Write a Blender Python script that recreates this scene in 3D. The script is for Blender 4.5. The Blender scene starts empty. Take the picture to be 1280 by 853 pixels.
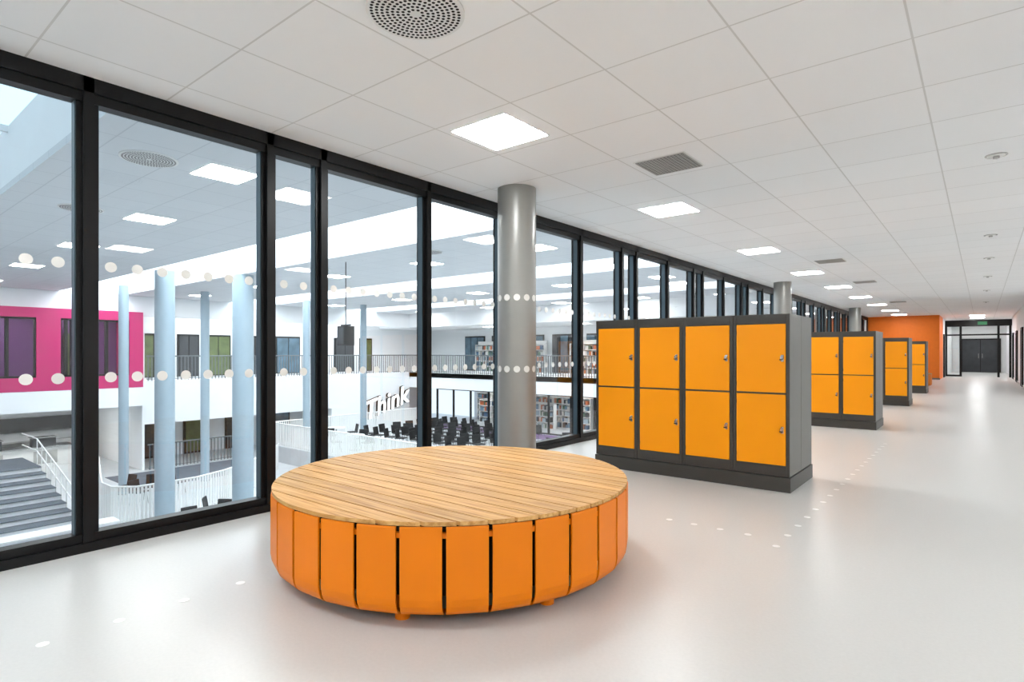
import bpy, math, random
from mathutils import Vector
random.seed(4)
scene = bpy.context.scene
scene.view_settings.view_transform = 'Standard'
scene.view_settings.look = 'None'
scene.view_settings.exposure = 0.5
scene.view_settings.gamma = 1.0

# ------------------------------------------------------------------ materials
def srgb(r, g, b):
    f = lambda c: (c/255/12.92) if c/255 <= 0.04045 else ((c/255+0.055)/1.055)**2.4
    return (f(r), f(g), f(b), 1)

def mat(name, col, rough=0.5, metal=0.0, noise=0.0, nscale=8.0, bump=0.0, emit=None, estr=0.0, spec=0.5):
    m = bpy.data.materials.new(name); m.use_nodes = True
    nt = m.node_tree; p = nt.nodes['Principled BSDF']
    p.inputs['Base Color'].default_value = col
    p.inputs['Roughness'].default_value = rough
    p.inputs['Metallic'].default_value = metal
    p.inputs['Specular IOR Level'].default_value = spec
    if noise > 0 or bump > 0:
        tc = nt.nodes.new('ShaderNodeTexCoord')
        n = nt.nodes.new('ShaderNodeTexNoise'); n.inputs['Scale'].default_value = nscale
        n.inputs['Detail'].default_value = 5
        nt.links.new(tc.outputs['Object'], n.inputs['Vector'])
        if noise > 0:
            r = nt.nodes.new('ShaderNodeValToRGB')
            r.color_ramp.elements[0].position = 0.3; r.color_ramp.elements[1].position = 0.7
            r.color_ramp.elements[0].color = tuple(c*(1-noise) for c in col[:3])+(1,)
            r.color_ramp.elements[1].color = tuple(min(1, c*(1+noise)) for c in col[:3])+(1,)
            nt.links.new(n.outputs['Fac'], r.inputs['Fac'])
            nt.links.new(r.outputs['Color'], p.inputs['Base Color'])
        if bump > 0:
            b = nt.nodes.new('ShaderNodeBump'); b.inputs['Strength'].default_value = bump
            b.inputs['Distance'].default_value = 0.01
            nt.links.new(n.outputs['Fac'], b.inputs['Height'])
            nt.links.new(b.outputs['Normal'], p.inputs['Normal'])
    if emit:
        p.inputs['Emission Color'].default_value = emit
        p.inputs['Emission Strength'].default_value = estr
    return m

def tile_mat(name, base, joint, x0, px, y0, py, w=0.006):
    m = bpy.data.materials.new(name); m.use_nodes = True
    nt = m.node_tree; L = nt.links.new; p = nt.nodes['Principled BSDF']
    p.inputs['Roughness'].default_value = 0.85
    p.inputs['Specular IOR Level'].default_value = 0.2
    tc = nt.nodes.new('ShaderNodeTexCoord'); s = nt.nodes.new('ShaderNodeSeparateXYZ')
    L(tc.outputs['Object'], s.inputs[0])
    def M(op, a, b):
        n = nt.nodes.new('ShaderNodeMath'); n.operation = op
        for i, v in enumerate((a, b)):
            if v is None: continue
            if isinstance(v, (int, float)): n.inputs[i].default_value = v
            else: L(v, n.inputs[i])
        return n.outputs[0]
    outs = []; ids = []
    for o, off, per in ((s.outputs[0], x0, px), (s.outputs[1], y0, py)):
        q = M('DIVIDE', M('SUBTRACT', o, off), per)
        fr = M('FRACT', q, None); ids.append(M('FLOOR', q, None))
        dist = M('ABSOLUTE', M('SUBTRACT', fr, 0.5), None)
        outs.append(M('GREATER_THAN', dist, 0.5 - w/per))
    line = M('MAXIMUM', outs[0], outs[1])
    cmb = nt.nodes.new('ShaderNodeCombineXYZ'); L(ids[0], cmb.inputs[0]); L(ids[1], cmb.inputs[1])
    wn = nt.nodes.new('ShaderNodeTexWhiteNoise'); L(cmb.outputs[0], wn.inputs['Vector'])
    var = M('ADD', M('MULTIPLY', wn.outputs['Value'], 0.03), 0.97)
    sc = nt.nodes.new('ShaderNodeVectorMath'); sc.operation = 'SCALE'
    sc.inputs[0].default_value = base[:3]; L(var, sc.inputs['Scale'])
    mx = nt.nodes.new('ShaderNodeMix'); mx.data_type = 'RGBA'
    L(line, mx.inputs[0]); L(sc.outputs[0], mx.inputs[6]); mx.inputs[7].default_value = joint
    L(mx.outputs[2], p.inputs['Base Color'])
    return m

def glass_mat():
    m = bpy.data.materials.new('glazing'); m.use_nodes = True
    nt = m.node_tree; nt.nodes.clear(); L = nt.links.new
    out = nt.nodes.new('ShaderNodeOutputMaterial'); mix = nt.nodes.new('ShaderNodeMixShader')
    tr = nt.nodes.new('ShaderNodeBsdfTransparent'); tr.inputs[0].default_value = (0.93, 0.96, 0.965, 1)
    gl = nt.nodes.new('ShaderNodeBsdfGlossy'); gl.inputs['Roughness'].default_value = 0.0
    lw = nt.nodes.new('ShaderNodeFresnel'); lw.inputs[0].default_value = 1.45
    mu = nt.nodes.new('ShaderNodeMath'); mu.operation = 'MULTIPLY'; mu.inputs[1].default_value = 1.8; mu.use_clamp = True
    L(lw.outputs[0], mu.inputs[0]); L(mu.outputs[0], mix.inputs[0])
    L(tr.outputs[0], mix.inputs[1]); L(gl.outputs[0], mix.inputs[2]); L(mix.outputs[0], out.inputs[0])
    return m

def wood_mat():
    m = bpy.data.materials.new('oiled_timber'); m.use_nodes = True
    nt = m.node_tree; L = nt.links.new; p = nt.nodes['Principled BSDF']
    p.inputs['Roughness'].default_value = 0.5
    p.inputs['Specular IOR Level'].default_value = 0.35
    tc = nt.nodes.new('ShaderNodeTexCoord'); mp = nt.nodes.new('ShaderNodeMapping')
    mp.inputs['Scale'].default_value = (1.2, 22, 22)
    geo = nt.nodes.new('ShaderNodeNewGeometry')
    ad = nt.nodes.new('ShaderNodeVectorMath'); ad.operation = 'ADD'
    sc = nt.nodes.new('ShaderNodeVectorMath'); sc.operation = 'SCALE'; sc.inputs[0].default_value = (9, 3, 5)
    L(geo.outputs['Random Per Island'], sc.inputs['Scale'])
    L(tc.outputs['Object'], ad.inputs[0]); L(sc.outputs[0], ad.inputs[1]); L(ad.outputs[0], mp.inputs[0])
    n = nt.nodes.new('ShaderNodeTexNoise'); n.inputs['Scale'].default_value = 2.5; n.inputs['Detail'].default_value = 7
    n.inputs['Distortion'].default_value = 0.4
    L(mp.outputs[0], n.inputs['Vector'])
    r = nt.nodes.new('ShaderNodeValToRGB'); cr = r.color_ramp
    cr.elements[0].position = 0.25; cr.elements[0].color = srgb(172, 116, 52)
    cr.elements[1].position = 0.75; cr.elements[1].color = srgb(226, 182, 120)
    e = cr.elements.new(0.5); e.color = srgb(208, 158, 92)
    L(n.outputs['Fac'], r.inputs[0])
    h = nt.nodes.new('ShaderNodeHueSaturation'); L(r.outputs[0], h.inputs['Color'])
    mr = nt.nodes.new('ShaderNodeMapRange'); mr.inputs[3].default_value = 0.9; mr.inputs[4].default_value = 1.12
    L(geo.outputs['Random Per Island'], mr.inputs[0]); L(mr.outputs[0], h.inputs['Value'])
    L(h.outputs[0], p.inputs['Base Color'])
    b = nt.nodes.new('ShaderNodeBump'); b.inputs['Strength'].default_value = 0.15; b.inputs['Distance'].default_value = 0.004
    L(n.outputs['Fac'], b.inputs['Height']); L(b.outputs[0], p.inputs['Normal'])
    return m

def book_mat():
    m = bpy.data.materials.new('book_spines'); m.use_nodes = True
    nt = m.node_tree; L = nt.links.new; p = nt.nodes['Principled BSDF']
    geo = nt.nodes.new('ShaderNodeNewGeometry'); r = nt.nodes.new('ShaderNodeValToRGB')
    r.color_ramp.interpolation = 'CONSTANT'
    cols = [(200, 200, 195), (60, 90, 120), (160, 175, 185), (40, 45, 50), (100, 130, 150), (180, 100, 60), (190, 190, 188), (70, 100, 80)]
    r.color_ramp.elements[0].color = srgb(*cols[0]); r.color_ramp.elements[1].position = 0.125; r.color_ramp.elements[1].color = srgb(*cols[1])
    for i in range(2, 8):
        e = r.color_ramp.elements.new(i/8); e.color = srgb(*cols[i])
    L(geo.outputs['Random Per Island'], r.inputs[0]); L(r.outputs[0], p.inputs['Base Color'])
    return m

WHITE = mat('white_wall_paint', srgb(240, 240, 240), 0.7, noise=0.01, nscale=3)
ATW = mat('atrium_white_paint', srgb(236, 238, 240), 0.7, noise=0.01, nscale=2)
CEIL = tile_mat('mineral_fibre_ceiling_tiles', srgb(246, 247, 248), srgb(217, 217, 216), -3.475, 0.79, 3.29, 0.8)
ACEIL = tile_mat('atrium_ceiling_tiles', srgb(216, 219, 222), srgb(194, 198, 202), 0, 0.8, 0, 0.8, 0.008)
FLOOR = mat('linoleum_floor', srgb(205, 204, 201), 0.3, noise=0.025, nscale=60, bump=0.01, spec=0.4)
BLACK = mat('dark_frame_metal', srgb(10, 10, 11), 0.4, metal=0.0, noise=0.05, spec=0.3)
GREYF = mat('blue_grey_gasket', srgb(66, 84, 94), 0.4, metal=0.2, noise=0.03)
GLASS = glass_mat()
DOT = mat('white_vinyl_dot', srgb(230, 230, 226), 0.6, noise=0.01)
FDOT = mat('white_floor_dot', srgb(250, 250, 249), 0.35, noise=0.01)
COLM = mat('grey_painted_steel', srgb(146, 146, 142), 0.33, metal=0.3, noise=0.02)
COLB = mat('pale_blue_column_paint', srgb(152, 170, 181), 0.45, noise=0.02)
LBODY = mat('locker_body_grey', srgb(98, 97, 93), 0.4, metal=0.2, noise=0.03)
LFRAME = mat('locker_frame_dark', srgb(64, 62, 58), 0.4, metal=0.2, noise=0.03)
LDOOR = mat('locker_door_orange', srgb(253, 158, 2), 0.42, noise=0.02, nscale=2, spec=0.3)
STEEL = mat('lock_steel', srgb(190, 190, 188), 0.25, metal=0.9, noise=0.03)
PANEL = mat('bench_panel_orange', srgb(240, 130, 2), 0.42, noise=0.03, nscale=3, spec=0.3)
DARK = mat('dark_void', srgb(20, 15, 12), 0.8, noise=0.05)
WOOD = wood_mat()
OWALL = mat('orange_wall_paint', srgb(232, 116, 8), 0.6, noise=0.03)
PINK = mat('magenta_cladding', srgb(190, 8, 98), 0.5, noise=0.04, nscale=2)
PURP = mat('purple_paint', srgb(100, 62, 115), 0.5, noise=0.03)
GREEN = mat('green_panel', srgb(84, 96, 56), 0.5, noise=0.3, nscale=3)
TEAL = mat('blue_grey_glass_panel', srgb(84, 110, 126), 0.25, noise=0.3, nscale=2)
DGREY = mat('dark_grey_panel', srgb(50, 53, 57), 0.5, noise=0.2, nscale=3)
CARPET = mat('grey_blue_carpet', srgb(88, 96, 104), 0.95, noise=0.12, nscale=3)
AFLOOR = mat('atrium_floor_lino', srgb(194, 197, 199), 0.35, noise=0.05, nscale=2)
BLKP = mat('black_plastic', srgb(12, 12, 13), 0.5, noise=0.05)
BOOK = book_mat()
LIGHT = mat('lit_diffuser', srgb(255, 255, 255), 0.5, emit=(0.98, 0.995, 1, 1), estr=32)
SKYL = mat('skylight_opal_glazing', srgb(230, 240, 245), 0.5, emit=(0.86, 0.94, 1, 1), estr=4.8)
SKYL2 = mat('skylight_blue_glazing', srgb(210, 230, 240), 0.5, emit=(0.56, 0.70, 0.78, 1), estr=0.8)
ALIGHT = mat('atrium_lit_diffuser', srgb(255, 255, 255), 0.5, emit=(1, 0.99, 0.96, 1), estr=36)
SIGNL = mat('sign_lit_letters', srgb(255, 255, 255), 0.5, emit=(1, 1, 1, 1), estr=1.0)
EXITG = mat('exit_sign_green', srgb(20, 90, 50), 0.5, emit=(0.05, 0.5, 0.2, 1), estr=0.15)
WTRIM = mat('white_metal_trim', srgb(232, 232, 230), 0.4, noise=0.01)
VENTG = mat('vent_grey', srgb(170, 170, 167), 0.5, noise=0.02)

# ------------------------------------------------------------------ mesh builder
class B:
    def __init__(s): s.v = []; s.f = []; s.m = []; s.mats = []; s.sm = []
    def mi(s, m):
        if m not in s.mats: s.mats.append(m)
        return s.mats.index(m)
    def add(s, vs, fs, m, smooth=False):
        o = len(s.v); s.v += [tuple(v) for v in vs]; k = s.mi(m)
        for f in fs: s.f.append(tuple(i+o for i in f)); s.m.append(k); s.sm.append(smooth)
    def box(s, x0, x1, y0, y1, z0, z1, m):
        s.add([(x0, y0, z0), (x1, y0, z0), (x1, y1, z0), (x0, y1, z0), (x0, y0, z1), (x1, y0, z1), (x1, y1, z1), (x0, y1, z1)],
              [(0, 3, 2, 1), (4, 5, 6, 7), (0, 1, 5, 4), (1, 2, 6, 5), (2, 3, 7, 6), (3, 0, 4, 7)], m)
    def prism(s, pts, z0, z1, m, smooth=False):
        n = len(pts)
        s.add([(x, y, z0) for x, y in pts]+[(x, y, z1) for x, y in pts], [tuple(range(n-1, -1, -1)), tuple(range(n, 2*n))], m)
        s.add([(x, y, z0) for x, y in pts]+[(x, y, z1) for x, y in pts], [(i, (i+1) % n, n+(i+1) % n, n+i) for i in range(n)], m, smooth)
    def cyl(s, cx, cy, z0, z1, r, m, n=24):
        s.prism([(cx+r*math.cos(2*math.pi*i/n), cy+r*math.sin(2*math.pi*i/n)) for i in range(n)], z0, z1, m, True)
    def tube(s, p0, p1, r, m, n=8):
        p0 = Vector(p0); p1 = Vector(p1); d = (p1-p0).normalized()
        a = d.orthogonal().normalized(); b = d.cross(a)
        vs = []
        for p in (p0, p1):
            for i in range(n):
                t = 2*math.pi*i/n; vs.append(p+(a*math.cos(t)+b*math.sin(t))*r)
        s.add(vs, [(i, (i+1) % n, n+(i+1) % n, n+i) for i in range(n)], m, True)
        s.add(vs, [tuple(range(n-1, -1, -1)), tuple(range(n, 2*n))], m)
    def obox(s, c, ux, uy, hx, hy, z0, z1, m):
        cx, cy = c
        pts = [(cx+ux*a*hx-uy*b*hy, cy+uy*a*hx+ux*b*hy) for a, b in ((-1, -1), (1, -1), (1, 1), (-1, 1))]
        s.prism(pts, z0, z1, m)
    def obj(s, name, loc=(0, 0, 0), bevel=0):
        me = bpy.data.meshes.new(name); me.from_pydata(s.v, [], s.f)
        for m in s.mats: me.materials.append(m)
        me.polygons.foreach_set('material_index', s.m); me.polygons.foreach_set('use_smooth', s.sm)
        me.update()
        o = bpy.data.objects.new(name, me); o.location = loc; scene.collection.objects.link(o)
        if bevel:
            bm = o.modifiers.new('bevel', 'BEVEL'); bm.width = bevel; bm.segments = 2; bm.limit_method = 'ANGLE'
        return o

def copy(o, loc, rz=0):
    c = o.copy(); c.location = loc; c.rotation_euler[2] = rz; scene.collection.objects.link(c); return c

H = 3.15; WX = -4.6
# ------------------------------------------------------------------ corridor shell
b = B(); b.box(WX-0.14, 3.6, -4, 52, -0.25, 0, FLOOR); b.obj('floor')
b = B(); b.box(WX-0.14, 3.6, -4, 52, H, H+0.2, CEIL); b.obj('ceiling')
b = B(); b.box(3.5, 3.6, -4, 24, 0, H, WHITE); b.obj('wall_right_bay')
b = B(); b.box(1.22, 3.6, 24, 24.1, 0, H, WHITE); b.obj('wall_right_return')
b = B(); b.box(1.22, 1.32, 24.1, 52, 0, H, WHITE); b.obj('wall_right')
b = B(); b.box(WX-0.14, 3.6, -4.1, -4, 0, H, WHITE); b.obj('wall_back')
b = B(); b.box(-1.7, 1.3, 50, 50.1, 0, H, WHITE); b.obj('wall_end')
b = B(); b.box(WX-0.14, -1.62, 35, 35.12, 0, H, OWALL); b.box(-1.74, -1.62, 35.12, 38.2, 0, H, OWALL)
b.obj('wall_orange')
b = B(); b.box(-1.74, -1.62, 38.2, 50, 0, H, WHITE); b.obj('wall_left')
b = B(); b.box(1.195, 1.22, 24.1, 50, 0, 0.08, WTRIM); b.obj('baseboard_right')
b = B(); b.box(WX-0.1, -1.6, 34.98, 35.0, 0, 0.08, LBODY); b.obj('baseboard_orange')

# window bays ---------------------------------------------------------------
def window_bay(n, y0):
    b = B(); xf = WX; xb = WX-0.12; P = 3.05
    b.box(xb, xf, y0-0.065, y0+P-0.065, H-0.10, H, BLACK)
    b.box(xb, xf-0.02, y0-0.065, y0+P-0.065, H-0.165, H-0.10, BLACK)
    b.box(xb, xf+0.01, y0-0.065, y0+P-0.065, 0, 0.06, BLACK)
    b.box(xb, xf-0.02, y0-0.065, y0+P-0.065, 0.06, 0.115, BLACK)
    ms = [y0, y0+1.265, y0+1.77, y0+P]
    for y in ms[:3]:
        b.box(xb-0.05, xf, y-0.03, y+0.03, 0, H, BLACK)
        b.box(xb, xf-0.035, y-0.062, y-0.03, 0.115, H-0.165, BLACK)
        b.box(xb, xf-0.035, y+0.03, y+0.062, 0.115, H-0.165, BLACK)
        b.box(xb+0.01, xf-0.045, y-0.068, y-0.062, 0.115, H-0.165, GREYF)
        b.box(xb+0.01, xf-0.045, y+0.062, y+0.068, 0.115, H-0.165, GREYF)
    for i in range(3):
        a, c = ms[i]+0.066, ms[i+1]-0.066; x = WX-0.08
        b.add([(x, a, 0.115), (x, c, 0.115), (x, c, H-0.165), (x, a, H-0.165)], [(0, 1, 2, 3)], GLASS)
        k = max(1, round((c-a)/0.157)); st = (c-a)/k
        for j in range(k):
            yc = a+st*(j+0.5)
            for z in (1.91, 1.15):
                b.add([(x+0.004, yc+0.036*math.cos(t*math.pi/9), z+0.036*math.sin(t*math.pi/9)) for t in range(18)], [tuple(range(18))], DOT)
    return b.obj('window_%d' % n)
for k in range(-2, 11): window_bay(k+3, 1.22+3.05*k)
b = B(); b.box(WX-0.14, WX, 34.7, 35, 0, H, BLACK); b.obj('trim_1')

# floor dots ------------------------------------------------------------------
b = B(); pts = [(-3.3, 0.1+0.3*i) for i in range(14)]
pts += [(-1.09, 4.2+0.3*i) for i in range(20)] + [(-1.32-0.2*i, 4.34) for i in range(4)]
for x, y in pts: b.cyl(x, y, 0.0, 0.0015, 0.025, FDOT, 16)
b.obj('floor_guidance_dots')

# columns ---------------------------------------------------------------------
def column(x, y, dots=True):
    b = B(); r = 0.215; b.cyl(0, 0, 0, H, r, COLM, 48); b.cyl(0, 0, 0, 0.012, r+0.02, LBODY, 48)
    for z in (1.92, 1.14):
        for k in range(12):
            a = 2*math.pi*k/12+0.15
            vs = []
            for t in range(16):
                dy = 0.036*math.cos(t*math.pi/8); dz = 0.036*math.sin(t*math.pi/8)
                aa = a+dy/r; vs.append(((r+0.003)*math.cos(aa), (r+0.003)*math.sin(aa), z+dz))
            b.add(vs, [tuple(range(16))], DOT)
    return b.obj('structural_column', (x, y, 0))
column(-4.05, 5.08); column(-4.05, 16.2); column(-4.05, 27.3)

# round bench -----------------------------------------------------------------
def bench(loc):
    b = B(); R = 1.128; N = 32
    ztop = 0.52
    Rt = R-0.002
    ns = 20; w = 2*Rt/ns; gap = 0.012
    for i in range(ns):
        a = -Rt+i*w+gap/2; c = a+w-gap
        def xs(y): return math.sqrt(max(0.0004, Rt*Rt-y*y))
        K = 6; ys = [a+(c-a)*j/K for j in range(K+1)]
        poly = [(xs(y), y) for y in ys]+[(-xs(y), y) for y in reversed(ys)]
        b.prism(poly, ztop-0.02, ztop, WOOD)
    b.cyl(0, 0, 0.13, ztop-0.05, R-0.10, DARK, 60)  # dark core added so the gaps between panels read as shade
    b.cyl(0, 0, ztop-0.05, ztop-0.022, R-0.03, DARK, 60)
    prof = [(R-0.002, 0.496), (R, 0.49), (R, 0.38), (R, 0.25), (R, 0.15), (R-0.006, 0.115), (R-0.018, 0.088), (R-0.038, 0.068), (R-0.065, 0.056), (R-0.12, 0.052)]
    th = 0.010
    for i in range(N):
        a0 = 2*math.pi*(i+0.25)/N; hw = (math.pi*R/N-0.010); n = len(prof)
        ca, sa = math.cos(a0), math.sin(a0)
        vs = []
        for (r, z) in prof:
            for s_ in (-1, 1): vs.append((r*ca-s_*hw*sa, r*sa+s_*hw*ca, z))
        inner = []
        for k, (r, z) in enumerate(prof):
            if k < 5: dr, dz = -th, 0
            elif k < 8: dr, dz = -th*0.7, th*0.7
            else: dr, dz = 0, th
            for s_ in (-1, 1):
                inner.append(((r+dr)*ca-s_*hw*sa, (r+dr)*sa+s_*hw*ca, z+dz))
        m = 2*n; fs = []
        for k in range(n-1):
            fs.append((2*k, 2*k+2, 2*k+3, 2*k+1))
            fs.append((m+2*k, m+2*k+1, m+2*k+3, m+2*k+2))
            fs.append((2*k, m+2*k, m+2*k+2, 2*k+2)); fs.append((2*k+1, 2*k+3, m+2*k+3, m+2*k+1))
        fs.append((0, 1, m+1, m)); fs.append((m-2, 2*m-2, 2*m-1, m-1))
        b.add(vs+inner, fs, PANEL, False)
        a1 = a0+math.pi/N
        b.obox(((R-0.02)*math.cos(a1), (R-0.02)*math.sin(a1)), math.cos(a1), math.sin(a1), 0.012, 0.02, 0.44, 0.465, PANEL)
    for i in range(8):
        a = 2*math.pi*(i+0.5)/8+0.12
        b.cyl((R-0.15)*math.cos(a), (R-0.15)*math.sin(a), 0, 0.13, 0.038, PANEL, 20)
    return b.obj('round_bench', loc)
bn = bench((-2.727, 2.757, 0))
copy(bn, (-2.62, 27.3, 0))

# lockers -----------------------------------------------------------------------
def lockers(loc):
    b = B(); Wd = 2.092; D = 0.9; Z = 1.6875; zp = 0.145
    b.box(-0.008, Wd+0.008, -0.008, D+0.008, 0, zp-0.006, LFRAME)
    b.box(0.02, Wd-0.02, 0.02, D-0.02, zp-0.006, zp, DARK)
    pitch = Wd/4
    for side in (0, 1):
        y0, y1 = (0.018, D/2-0.003) if side == 0 else (D/2+0.003, D-0.018)
        for c in range(4):
            b.box(c*pitch+0.0015, (c+1)*pitch-0.0015, y0, y1, zp, Z, LBODY)
            f0, f1 = (0, 0.018) if side == 0 else (D-0.018, D)
            x0, x1 = c*pitch+0.0015, (c+1)*pitch-0.0015
            b.box(x0, x0+0.03, f0, f1, zp, Z, LFRAME); b.box(x1-0.03, x1, f0, f1, zp, Z, LFRAME)
            b.box(x0+0.03, x1-0.03, f0, f1, Z-0.09, Z, LFRAME); b.box(x0+0.03, x1-0.03, f0, f1, zp, 0.245, LFRAME)
            b.box(x0+0.03, x1-0.03, f0, f1, 0.925, 0.935, LFRAME)
            for (za, zb) in ((0.25, 0.921), (0.939, 1.592)):
                d0, d1 = (-0.004, 0.012) if side == 0 else (D-0.012, D+0.004)
                b.box(x0+0.034, x1-0.034, d0, d1, za, zb, LDOOR)
                zc = (za+zb)/2
                xl = x1-0.062 if side == 0 else x0+0.062
                s_ = -1 if side == 0 else 1; yb = -0.004 if side == 0 else D+0.004
                b.box(xl-0.013, xl+0.013, min(yb, yb+s_*0.006), max(yb, yb+s_*0.006), zc-0.032, zc+0.032, STEEL)
                b.tube((xl, yb, zc+0.008), (xl, yb+s_*0.03, zc+0.008), 0.014, STEEL, 14)
                b.box(xl-0.022, xl+0.004, min(yb, yb+s_*0.022), max(yb, yb+s_*0.022), zc-0.02, zc-0.008, BLKP)
                for hz in (za+0.08, zb-0.08):
                    xh = x0+0.033 if side == 0 else x1-0.033
                    b.box(xh-0.004, xh+0.004, min(yb, yb+s_*0.004), max(yb, yb+s_*0.004), hz-0.02, hz+0.02, LFRAME)
    return b.obj('locker_bank', loc, bevel=0.002)
lk = lockers((-3.495, 5.864, 0))
for y in (11.53, 17.2, 22.87): copy(lk, (-3.495, y, 0))

# ceiling fittings -----------------------------------------------------------------
def ceil_light(x, y, z=H, m=LIGHT, hs=0.295):
    b = B()
    b.box(-hs, hs, -hs, hs, -0.004, 0, WTRIM); b.box(-hs+0.012, hs-0.012, -hs+0.012, hs-0.012, -0.007, -0.004, m)
    return b.obj('ceiling_light_panel', (x, y, z))
cl = ceil_light(-3.12, 3.69)
for y in (-3.5, 0.09, 7.05, 10.9, 14.6, 18.3, 22.1, 26, 30, 33.5): copy(cl, (-3.12, y, H))  # the panels behind the camera are unseen, added to brighten the corridor
for y in (-2.3, 0.09, 3.69, 7.05, 10.9, 14.6, 18.3, 22): copy(cl, (2.3, y, H))  # unseen row over the right bay, added as extra light
for y in (36.5, 39, 43, 47.5): copy(cl, (-0.2, y, H))

b = B(); b.cyl(0, 0, -0.012, 0, 0.262, WTRIM, 64); b.cyl(0, 0, -0.014, -0.012, 0.25, WTRIM, 64)
for k in range(1, 9):
    rr = 0.012+k*0.0275; n = int(2*math.pi*rr/0.026)
    for i in range(n):
        a = 2*math.pi*i/n+k*0.3; cx, cy = rr*math.cos(a), rr*math.sin(a); q = 0.0095
        vs = [(cx+q*math.cos(t*math.pi/4), cy+q*math.sin(t*math.pi/4), -0.0155) for t in range(8)]
        b.add(vs, [tuple(range(7, -1, -1))], DARK)
rd = b.obj('round_air_diffuser', (-2.36, 2.09, H))
copy(rd, (-2.36, -2.5, H))

b = B(); hs = 0.235
b.box(-hs-0.02, hs+0.02, -hs-0.02, hs+0.02, -0.004, 0, WTRIM); b.box(-hs, hs, -hs, hs, -0.005, -0.004, DARK)
for i in range(15):
    t = -hs+2*hs*i/14
    b.box(t-0.006, t+0.006, -hs, hs, -0.010, -0.005, VENTG); b.box(-hs, hs, t-0.006, t+0.006, -0.0095, -0.005, VENTG)
vg = b.obj('square_air_grille', (-2.36, 5.33, H))
for y in (13.0, 17.4, 25): copy(vg, (-2.36, y, H))

b = B(); b.cyl(0, 0, -0.006, 0, 0.085, STEEL, 32); b.cyl(0, 0, -0.010, -0.006, 0.065, WTRIM, 32); b.cyl(0, 0, -0.03, -0.010, 0.025, STEEL, 16)
dl = b.obj('ceiling_downlight', (0.1, 7.0, H))
for y in (11.7, 14.5, 18, 22, 27): copy(dl, (0.1, y, H))

# end partition and doors ------------------------------------------------------------
b = B(); Y = 40.4
b.box(-1.62, 1.22, Y, Y+0.1, 2.75, 3.1, BLACK)
for x in (-1.62, -0.98, 0.62, 1.1): b.box(x, x+0.1, Y, Y+0.1, 0, 2.75, BLACK)
b.box(-1.52, -0.98, Y, Y+0.1, 0, 0.1, BLACK); b.box(-1.52, 1.1, Y, Y+0.1, 2.25, 2.33, BLACK)
b.add([(-1.52, Y+0.05, 0.1), (-0.98, Y+0.05, 0.1), (-0.98, Y+0.05, 2.75), (-1.52, Y+0.05, 2.75)], [(0, 1, 2, 3)], GLASS)
b.obj('door_1')
b = B(); b.box(-0.2, 0.2, 40.33, 40.36, 2.83, 3.0, EXITG); b.box(-0.22, 0.22, 40.36, 40.395, 2.8, 3.03, BLKP); b.obj('exit_sign')
b = B(); b.box(-1.15, 0.95, 49.9, 50, 0, 2.25, BLACK)
b.box(-1.05, -0.12, 49.86, 49.9, 0.02, 2.17, DGREY); b.box(-0.08, 0.85, 49.86, 49.9, 0.02, 2.17, DGREY)
b.tube((-0.2, 49.8, 0.95), (-0.2, 49.8, 1.25), 0.015, STEEL); b.tube((0.0, 49.8, 0.95), (0.0, 49.8, 1.25), 0.015, STEEL)
b.obj('door_2')
for i, y in enumerate((29.5, 34.0, 37.8)):
    b = B(); b.box(1.17, 1.22, y, y+0.08, 0, 2.3, BLACK); b.box(1.17, 1.22, y+1.0, y+1.08, 0, 2.3, BLACK); b.box(1.17, 1.22, y, y+1.08, 2.2, 2.3, BLACK)
    b.box(1.2, 1.22, y+0.08, y+1.0, 0, 2.2, WTRIM); b.tube((1.15, y+0.2, 1.05), (1.15, y+0.32, 1.05), 0.012, STEEL)
    b.obj('door_%d' % (3+i))
b = B(); b.box(-1.62, -1.57, 38.4, 39.6, 0, 2.3, BLACK); b.box(-1.58, -1.55, 38.5, 39.5, 0.02, 2.2, DGREY); b.obj('door_6')

# ================================================================== ATRIUM
G = -4.1; AC = 3.9; XE = WX-0.16
b = B(); b.box(-38, XE+0.02, -12, 36, G-0.2, G, AFLOOR); b.obj('floor_atrium')
b = B(); b.box(XE-0.12, XE, -12, 36, G, -0.26, ATW); b.obj('wall_atrium_near')
b = B(); b.box(XE-0.1, XE+0.02, -12, 36, H+0.02, AC, ATW); b.obj('wall_atrium_near_upper')
b = B(); b.box(XE-0.1, XE, -12, -4.95, -0.26, H+0.02, ATW); b.box(XE, XE+0.12, 34.6, 36, -0.26, H, ATW); b.obj('wall_atrium_near_end')
b = B(); b.box(-38, XE, -12.1, -12, G, AC, ATW); b.obj('wall_atrium_side')
b = B()
strips = [(-12, -8), (2.1, 6.9), (9.2, 14), (16.2, 21), (23.2, 36)]
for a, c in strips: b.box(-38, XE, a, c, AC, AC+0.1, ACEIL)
for a, c in ((-8, 2.1), (6.9, 9.2), (14, 16.2), (21, 23.2)):
    b.box(-38, XE, a-0.1, a, AC+0.1, AC+1.1, ATW); b.box(-38, XE, c, c+0.1, AC+0.1, AC+1.1, ATW)
    b.box(XE-0.1, XE, a, c, AC, AC+1.1, ATW); b.box(-38.1, -38, a, c, AC, AC+1.1, ATW)
b.obj('ceiling_atrium')
for i, (a, c, m) in enumerate(((-8, 2.1, SKYL2), (6.9, 9.2, SKYL), (14, 16.2, SKYL), (21, 23.2, SKYL))):
    b = B(); b.box(-38, XE-0.1, a, c, AC+1.0, AC+1.05, m)
    x = -36
    while x < -6: b.box(x, x+0.08, a, c, AC+0.9, AC+1.0, ATW); x += 3
    b.obj('skylight_%d' % (i+1))
al = ceil_light(-8.5, 3.9, AC, ALIGHT, 0.35)
for x in (-12.5, -17, -22, -27.5):  # panel grid added to brighten the atrium, in place of small downlights
    for y in (4.3, 11.5, 18.6, 25): copy(al, (x, y, AC))
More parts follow.
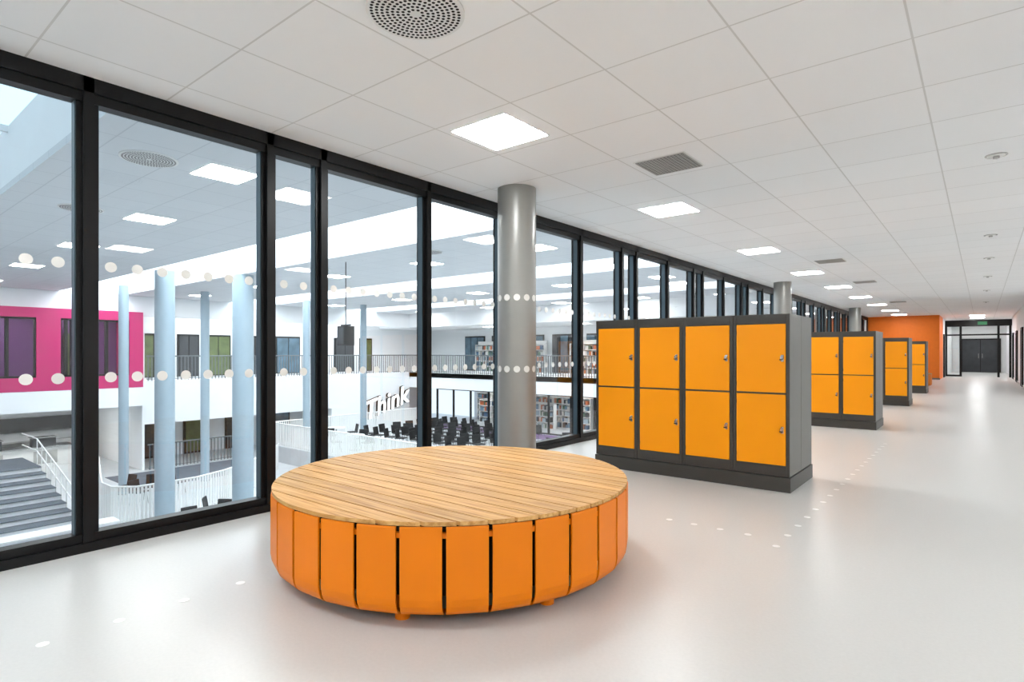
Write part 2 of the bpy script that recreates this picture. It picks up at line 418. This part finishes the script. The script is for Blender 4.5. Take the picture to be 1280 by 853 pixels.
copy(al, (-8.5, 11.5, AC)); copy(al, (-8.5, 18.6, AC))
for y in (-10, ):
    for x in (-12, -20, -28): copy(al, (x, y, AC))  # out of view, added as more light for the atrium
for p in ((-8.6, 2.95), (-12.5, 3.2), (-16, 10.2), (-11, 10.2)): copy(rd, (p[0], p[1], AC)).scale = (1.3, 1.3, 1)

# opposite facade -------------------------------------------------------------------
b = B()
b.box(-33.2, -30, 10.1, 26, -2.0, 0, ATW); b.box(-30.3, -30, 10.1, 26, 3.0, AC, ATW)
b.box(-33.3, -33.2, 10.1, 31, G, AC, ATW); b.box(-33.2, -30, 20.0, 26, G, -2.0, ATW)
b.obj('wall_atrium_opposite')
b = B(); b.box(-38, -30, 10.0, 10.1, G, AC, ATW); b.obj('wall_atrium_partition')
b = B(); b.box(-38.1, -38, -12, 10.1, G, AC, ATW); b.obj('wall_atrium_far')
b = B(); b.box(-38, -29.7, -12, 9.98, -1.1, -0.26, ATW); b.obj('ceiling_cafe')
b = B()
def pinkwall(b, x0, x1, ys, z0, z1, wz0, wz1, y0, y1, m):
    cur = y0
    for a, c in ys:
        b.box(x0, x1, cur, a, z0, z1, m); b.box(x0, x1, a, c, z0, wz0, m); b.box(x0, x1, a, c, wz1, z1, m); cur = c
    b.box(x0, x1, cur, y1, z0, z1, m)
wn = [(-3, -0.3), (1.0, 3.2), (4.3, 6.1), (6.9, 7.3), (7.7, 9.4)]
pinkwall(b, -30, -29.7, wn, -0.25, 3.15, 0.3, 2.75, -11.9, 9.85, PINK)
b.box(-33, -29.72, 9.85, 9.95, -0.25, 3.15, PINK)
b.box(-33, -32.9, -11.9, 9.85, -0.2, 3.15, PURP); b.box(-33, -30, -11.9, 9.85, 3.05, 3.15, ATW); b.box(-33, -30, -11.9, 9.85, -0.25, -0.2, CARPET)
for y in (-1.5, 2.2, 5.3, 8.4): b.box(-31.8, -31.2, y-0.3, y+0.3, 3.04, 3.05, ALIGHT)
for a, c in wn:
    for y in (a, (a+c)/2, c): b.box(-29.95, -29.75, y-0.05, y+0.05, 0.3, 2.75, BLACK)
    b.box(-29.95, -29.75, a, c, 0.3, 0.38, BLACK); b.box(-29.95, -29.75, a, c, 2.67, 2.75, BLACK)
    b.box(-32.8, -32.7, a, (a+c)/2, 0, 2.2, GREEN)
b.obj('magenta_meeting_room')
b = B(); b.box(-33, -29.9, -12, 9.98, 3.16, AC-0.01, ATW); b.obj('trim_2')
b = B()
for y, w, m in ((10.9, 1.3, GREEN), (12.7, 1.1, DGREY), (14.1, 1.4, GREEN), (16.4, 1.0, DGREY), (18.2, 1.6, TEAL), (20.6, 0.9, DGREY), (22.3, 1.5, DGREY), (24.3, 1.0, GREEN)):
    b.box(-33.2, -33.1, y, y+w, 0.05, 2.3, BLACK); b.box(-33.1, -33.06, y+0.08, y+w/2-0.03, 0.1, 2.2, m); b.box(-33.1, -33.06, y+w/2+0.03, y+w-0.08, 0.1, 2.2, m)
for y, w, m in ((10.8, 1.6, DGREY), (13.0, 1.3, GREEN), (15.2, 1.6, DGREY), (17.6, 1.5, TEAL)):
    b.box(-33.2, -33.1, y, y+w, G, -2.2, BLACK); b.box(-33.1, -33.06, y+0.1, y+w-0.1, G+0.1, -2.3, m)
b.obj('window_30')

def rail(name, pts, z, h, sp, r, m, hand=None):
    b = B(); hand = hand or m
    for (p, q) in zip(pts[:-1], pts[1:]):
        dx, dy = q[0]-p[0], q[1]-p[1]; L = math.hypot(dx, dy); ux, uy = dx/L, dy/L
        n = max(1, int(L/sp))
        for i in range(n):
            t = (i+0.5)/n; b.obox((p[0]+dx*t, p[1]+dy*t), ux, uy, r, 0.012, z, z+h-0.02, m)
        b.tube((p[0], p[1], z+h), (q[0], q[1], z+h), 0.03, hand)
        b.tube((p[0], p[1], z+0.08), (q[0], q[1], z+0.08), 0.015, hand)
    return b.obj(name)
RAILG = mat('rail_grey', srgb(100, 106, 110), 0.4, metal=0.3, noise=0.03)
rail('balcony_railing', [(-30.1, 10.2), (-30.1, 25.9), (-5, 25.9)], 0, 1.15, 0.16, 0.02, RAILG)
rail('ground_railing', [(-29.9, 10.2), (-29.9, 14.9)], G, 1.15, 0.16, 0.02, RAILG)

# end facade
b = B()
b.box(-30, XE, 26, 26.3, -1.0, -0.01, ATW); b.box(-33.2, XE, 26.0, 36, -0.3, -0.001, ATW); b.box(-33.2, XE, 26, 26.3, 3.0, AC, ATW)
b.box(-33.2, XE, 35.9, 36, G, AC, ATW); b.box(-33.2, -7, 31, 31.1, -0.0, 3.2, ATW)
b.box(-33.2, XE, 26.3, 36, 3.0, 3.1, ATW)
b.obj('wall_atrium_end')
b = B()
x = -29.5
k = 0
while x < -8:
    w = 1.9; m = (TEAL, DGREY, TEAL, DGREY)[k % 4]
    b.box(x, x+w, 30.9, 31.0, 0.02, 2.5, BLACK)
    for j in range(3): b.box(x+0.06+j*0.62, x+0.06+j*0.62+0.55, 30.86, 30.9, 0.1, 2.4, m if j != 1 else TEAL)
    x += 2.6; k += 1
b.obj('window_31')
for x in (-25, -18, -11): copy(al, (x, 28.5, 3.0)); copy(al, (x, 28.0, -0.3));  # the panels below the slab are added to brighten the lower level
for y in (12.5, 18, 23): copy(al, (-31.5, y, 3.88))
# terrace
T = -3.3
b = B(); b.box(-28, -8, 15, 35.9, G, T, AFLOOR); b.obj('floor_terrace')
b = B(); b.box(-27.6, -8, 24.9, 26.4, T, T+0.01, PURP); b.obj('carpet_purple')
b = B()
x = -28
while x < -8: b.box(x, x+0.1, 26.6, 26.7, T, -1.0, BLACK); x += 1.5
b.box(-28, -8, 26.6, 26.7, T+0.0, T+0.08, BLACK); b.box(-28, -8, 26.6, 26.7, -1.1, -1.0, BLACK)
b.obj('library_glazing_frame')
def bookcase(name, x0, x1, y, z0, z1):
    b = B(); b.box(x0, x1, y+0.3, y+0.35, z0, z1, WTRIM)
    nz = int((z1-z0)/0.37)
    for i in range(nz+1): b.box(x0, x1, y, y+0.3, z0+i*0.37, z0+i*0.37+0.03, WTRIM)
    x = x0
    while x <= x1+0.01: b.box(x-0.02, x+0.02, y, y+0.3, z0, z0+nz*0.37, WTRIM); x += (x1-x0)/round((x1-x0)/1.0)
    for i in range(nz):
        x = x0+0.05
        while x < x1-0.2:
            w = random.uniform(0.06, 0.2)
            if random.random() < 0.85: b.box(x, x+w-0.006, y+0.03, y+0.26, z0+i*0.37+0.03, z0+i*0.37+random.uniform(0.22, 0.33), BOOK)
            x += w
    return b.obj(name)
bookcase('library_bookcase', -27, -18, 29.5, T, -1.1)
bookcase('library_bookcase', -17, -9, 29.5, T, -1.1)
bookcase('library_bookcase', -26, -20, 28.6, T, -1.8)
bookcase('library_bookcase', -28, -22, 30.4, 0, 2.1)
bookcase('library_bookcase', -20, -9, 30.4, 0, 2.1)
rail('terrace_balustrade', [(-27.9, 26), (-27.9, 15.1), (-15.5, 15.1)], T, 1.1, 0.11, 0.028, WTRIM)
rail('curved_balustrade', [(-29.4, 8.1), (-27, 7.5), (-24, 6.7), (-22.4, 6.3), (-21.5, 6.3), (-20.9, 6.8), (-20.9, 8.6), (-21.4, 9.8), (-22.6, 11.5), (-24.3, 13.2), (-25.6, 14.2)], G, 1.15, 0.11, 0.034, WTRIM)
b = B(); b.box(-29.5, -25.9, 8.4, 14.3, G, G+0.01, CARPET); b.obj('carpet')
b = B()
for i in range(8):
    b.box(-27.2, -22.2-0.62*i, 0.0, 5.6, G+0.16*i, G+0.16*(i+1)-0.02, ATW); b.box(-27.2, -22.15-0.62*i, 0.0, 5.6, G+0.16*(i+1)-0.02, G+0.16*(i+1), CARPET)
b.box(-29.4, -27.2, 0.0, 5.6, G, G+1.28, CARPET)
for y in (0.0, 2.8, 5.6):
    for o in (0.95, 0.5): b.tube((-22.2, y, G+o), (-27.2, y, G+1.28+o), 0.025, WTRIM); b.tube((-27.2, y, G+1.28+o), (-29.4, y, G+1.28+o), 0.025, WTRIM)
    for k in range(9): xx = -22.2-k*0.62; b.tube((xx, y, G+0.16*k), (xx, y, G+0.95+0.158*k), 0.018, WTRIM, 6)
b.obj('wide_staircase')
b = B(); b.box(-21.6, -17.5, -2.0, 5.6, G, G+0.008, CARPET); b.obj('carpet_dark')
b = B(); b.box(-19.8, -19.3, -3.0, 5.8, G+0.01, G+0.55, ATW); b.box(-19.85, -19.25, -3.05, 5.85, G+0.55, G+0.6, WTRIM); b.obj('white_ledge_seat')
b = B(); b.box(-35.5, -34.6, 1.0, 8.5, G, G+0.9, WTRIM); b.box(-35.6, -34.5, 0.95, 8.55, G+0.9, G+0.95, STEEL)
for y in (1.6, 3.2, 5.0, 7.0):
    b.box(-35.3, -34.8, y, y+0.9, G+0.95, G+1.35, DGREY); b.box(-35.4, -34.7, y-0.05, y+0.95, G+1.35, G+1.38, STEEL)
    b.box(-34.6, -34.58, y, y+0.9, G+0.15, G+0.75, VENTG)
b.box(-37.98, -37.6, 0, 9.5, G+1.4, G+2.1, DGREY); b.box(-37.98, -37.4, 0, 9.5, G, G+0.9, STEEL)
b.obj('kitchen_counter')
for y in (0.5, 4, 7.5): copy(al, (-33.5, y, -1.1))  # panels added for more light on the lower level

# atrium columns
def acol(x, y, r, z0=G):
    b = B(); b.cyl(0, 0, 0, AC-z0, r, COLB, 32); b.cyl(0, 0, 0, 0.02, r+0.04, LBODY, 32)
    b.obj('atrium_column', (x, y, z0))
acol(-20.0, 7.3, 0.28); acol(-19.2, 9.4, 0.33)
for y in (7.9, 10.9): acol(-25.6, y, 0.17)
for x, y in ((-26, 15.9), (-26, 19.3)): acol(x, y, 0.17, T)

# chairs
b = B()
for sx in (-0.2, 0.2):
    for sy in (-0.2, 0.2): b.tube((sx, sy, 0), (sx*0.8, sy*0.8, 0.44), 0.014, STEEL, 6)
b.box(-0.22, 0.22, -0.22, 0.22, 0.43, 0.47, BLKP)
K = 6
for j in range(K):
    a = -0.22+0.44*j/K; c = a+0.44/K; ya = 0.2-0.5*a*a; yc = 0.2-0.5*c*c
    b.add([(a, ya, 0.45), (c, yc, 0.45), (c, yc+0.07, 0.85), (a, ya+0.07, 0.85), (a, ya+0.03, 0.45), (c, yc+0.03, 0.45), (c, yc+0.1, 0.85), (a, ya+0.1, 0.85)],
          [(0, 1, 2, 3), (4, 7, 6, 5), (3, 2, 6, 7), (0, 3, 7, 4), (1, 5, 6, 2), (0, 4, 5, 1)], BLKP)
ch = b.obj('stacking_chair', (-18.2, 8.2, G))
ch.rotation_euler[2] = 0.6
for x, y, r in ((-18.9, 8.3, 2.5), (-18.0, 7.3, 1.5), (-24.0, 8.3, 1), (-23.4, 7.7, 2), (-24.7, 7.7, 0.3), (-23.2, 8.6, 4), (-24.0, 9.2, 2.2)): copy(ch, (x, y, G), r)
for i in range(9):
    for j in range(7):
        copy(ch, (-24.5+i*0.85+random.uniform(-.12, .12), 18.6+j*0.92+random.uniform(-.12, .12), T), random.uniform(-0.5, 0.5)+math.pi/2)
tb = B(); tb.cyl(0, 0, 0.71, 0.74, 0.45, WTRIM, 32); tb.cyl(0, 0, 0.02, 0.71, 0.03, STEEL, 12); tb.cyl(0, 0, 0, 0.02, 0.25, STEEL, 24)
tbo = tb.obj('round_table', (-26, 17.6, T))
for x, y, z in ((-23.0, 16.6, T), (-14.5, 22, T), (-11.5, 23.5, T), (-12.5, 19, T)): copy(tbo, (x, y, z))
for x, y in ((-26, 17.6), (-23.0, 16.6), (-14.5, 22), (-11.5, 23.5), (-12.5, 19)):
    for k in range(3):
        a = k*2.1+x; copy(ch, (x+0.85*math.cos(a), y+0.85*math.sin(a), T), a-math.pi/2)
# hanging loudspeaker
b = B(); b.tube((0, 0, 0.3), (0, 0, AC-1.82), 0.014, BLKP); b.box(-0.17, 0.17, -0.17, 0.17, -0.3, 0.25, BLKP); b.tube((-0.22, 0, 0.28), (0.22, 0, 0.28), 0.025, BLKP); b.box(-0.14, 0.14, -0.185, -0.17, -0.25, 0.2, DGREY)
b.obj('hanging_loudspeaker', (-14.07, 9.84, 1.82))
# sign: lit letter faces, black copy behind drawn as their outline and shade
sgn = bpy.data.objects.new('lettered_wall_sign', None); scene.collection.objects.link(sgn)
sgn.location = (-29.98, 22.2, -2.95); sgn.rotation_euler = (math.radians(90), math.radians(-16), math.radians(90))
for nm, off, z, ex, m in (('letter_faces', 0.015, 0.2, 0.02, SIGNL), ('letter_shade_copy', 0.035, 0.09, 0.08, BLKP)):
    cu = bpy.data.curves.new(nm, 'FONT'); cu.body = 'Think'; cu.size = 1.6; cu.shear = 0.35; cu.extrude = ex; cu.space_character = 1.0; cu.offset = off
    cu.materials.append(m)
    so = bpy.data.objects.new(nm, cu); scene.collection.objects.link(so); so.parent = sgn; so.location = (0, 0, z)

# world
w = bpy.data.worlds.new('World'); scene.world = w; w.use_nodes = True
w.node_tree.nodes['Background'].inputs[0].default_value = (0.75, 0.87, 1, 1); w.node_tree.nodes['Background'].inputs[1].default_value = 1.0

# camera
cam = bpy.data.cameras.new('camera'); co = bpy.data.objects.new('camera', cam); scene.collection.objects.link(co)
co.location = (0, 0, 1.32); co.rotation_euler = (math.radians(90), 0, math.radians(39.04))
cam.sensor_width = 36; cam.lens = 725/1280*36; cam.shift_y = 0.0113; cam.clip_end = 300; cam.clip_start = 0.02
scene.camera = co
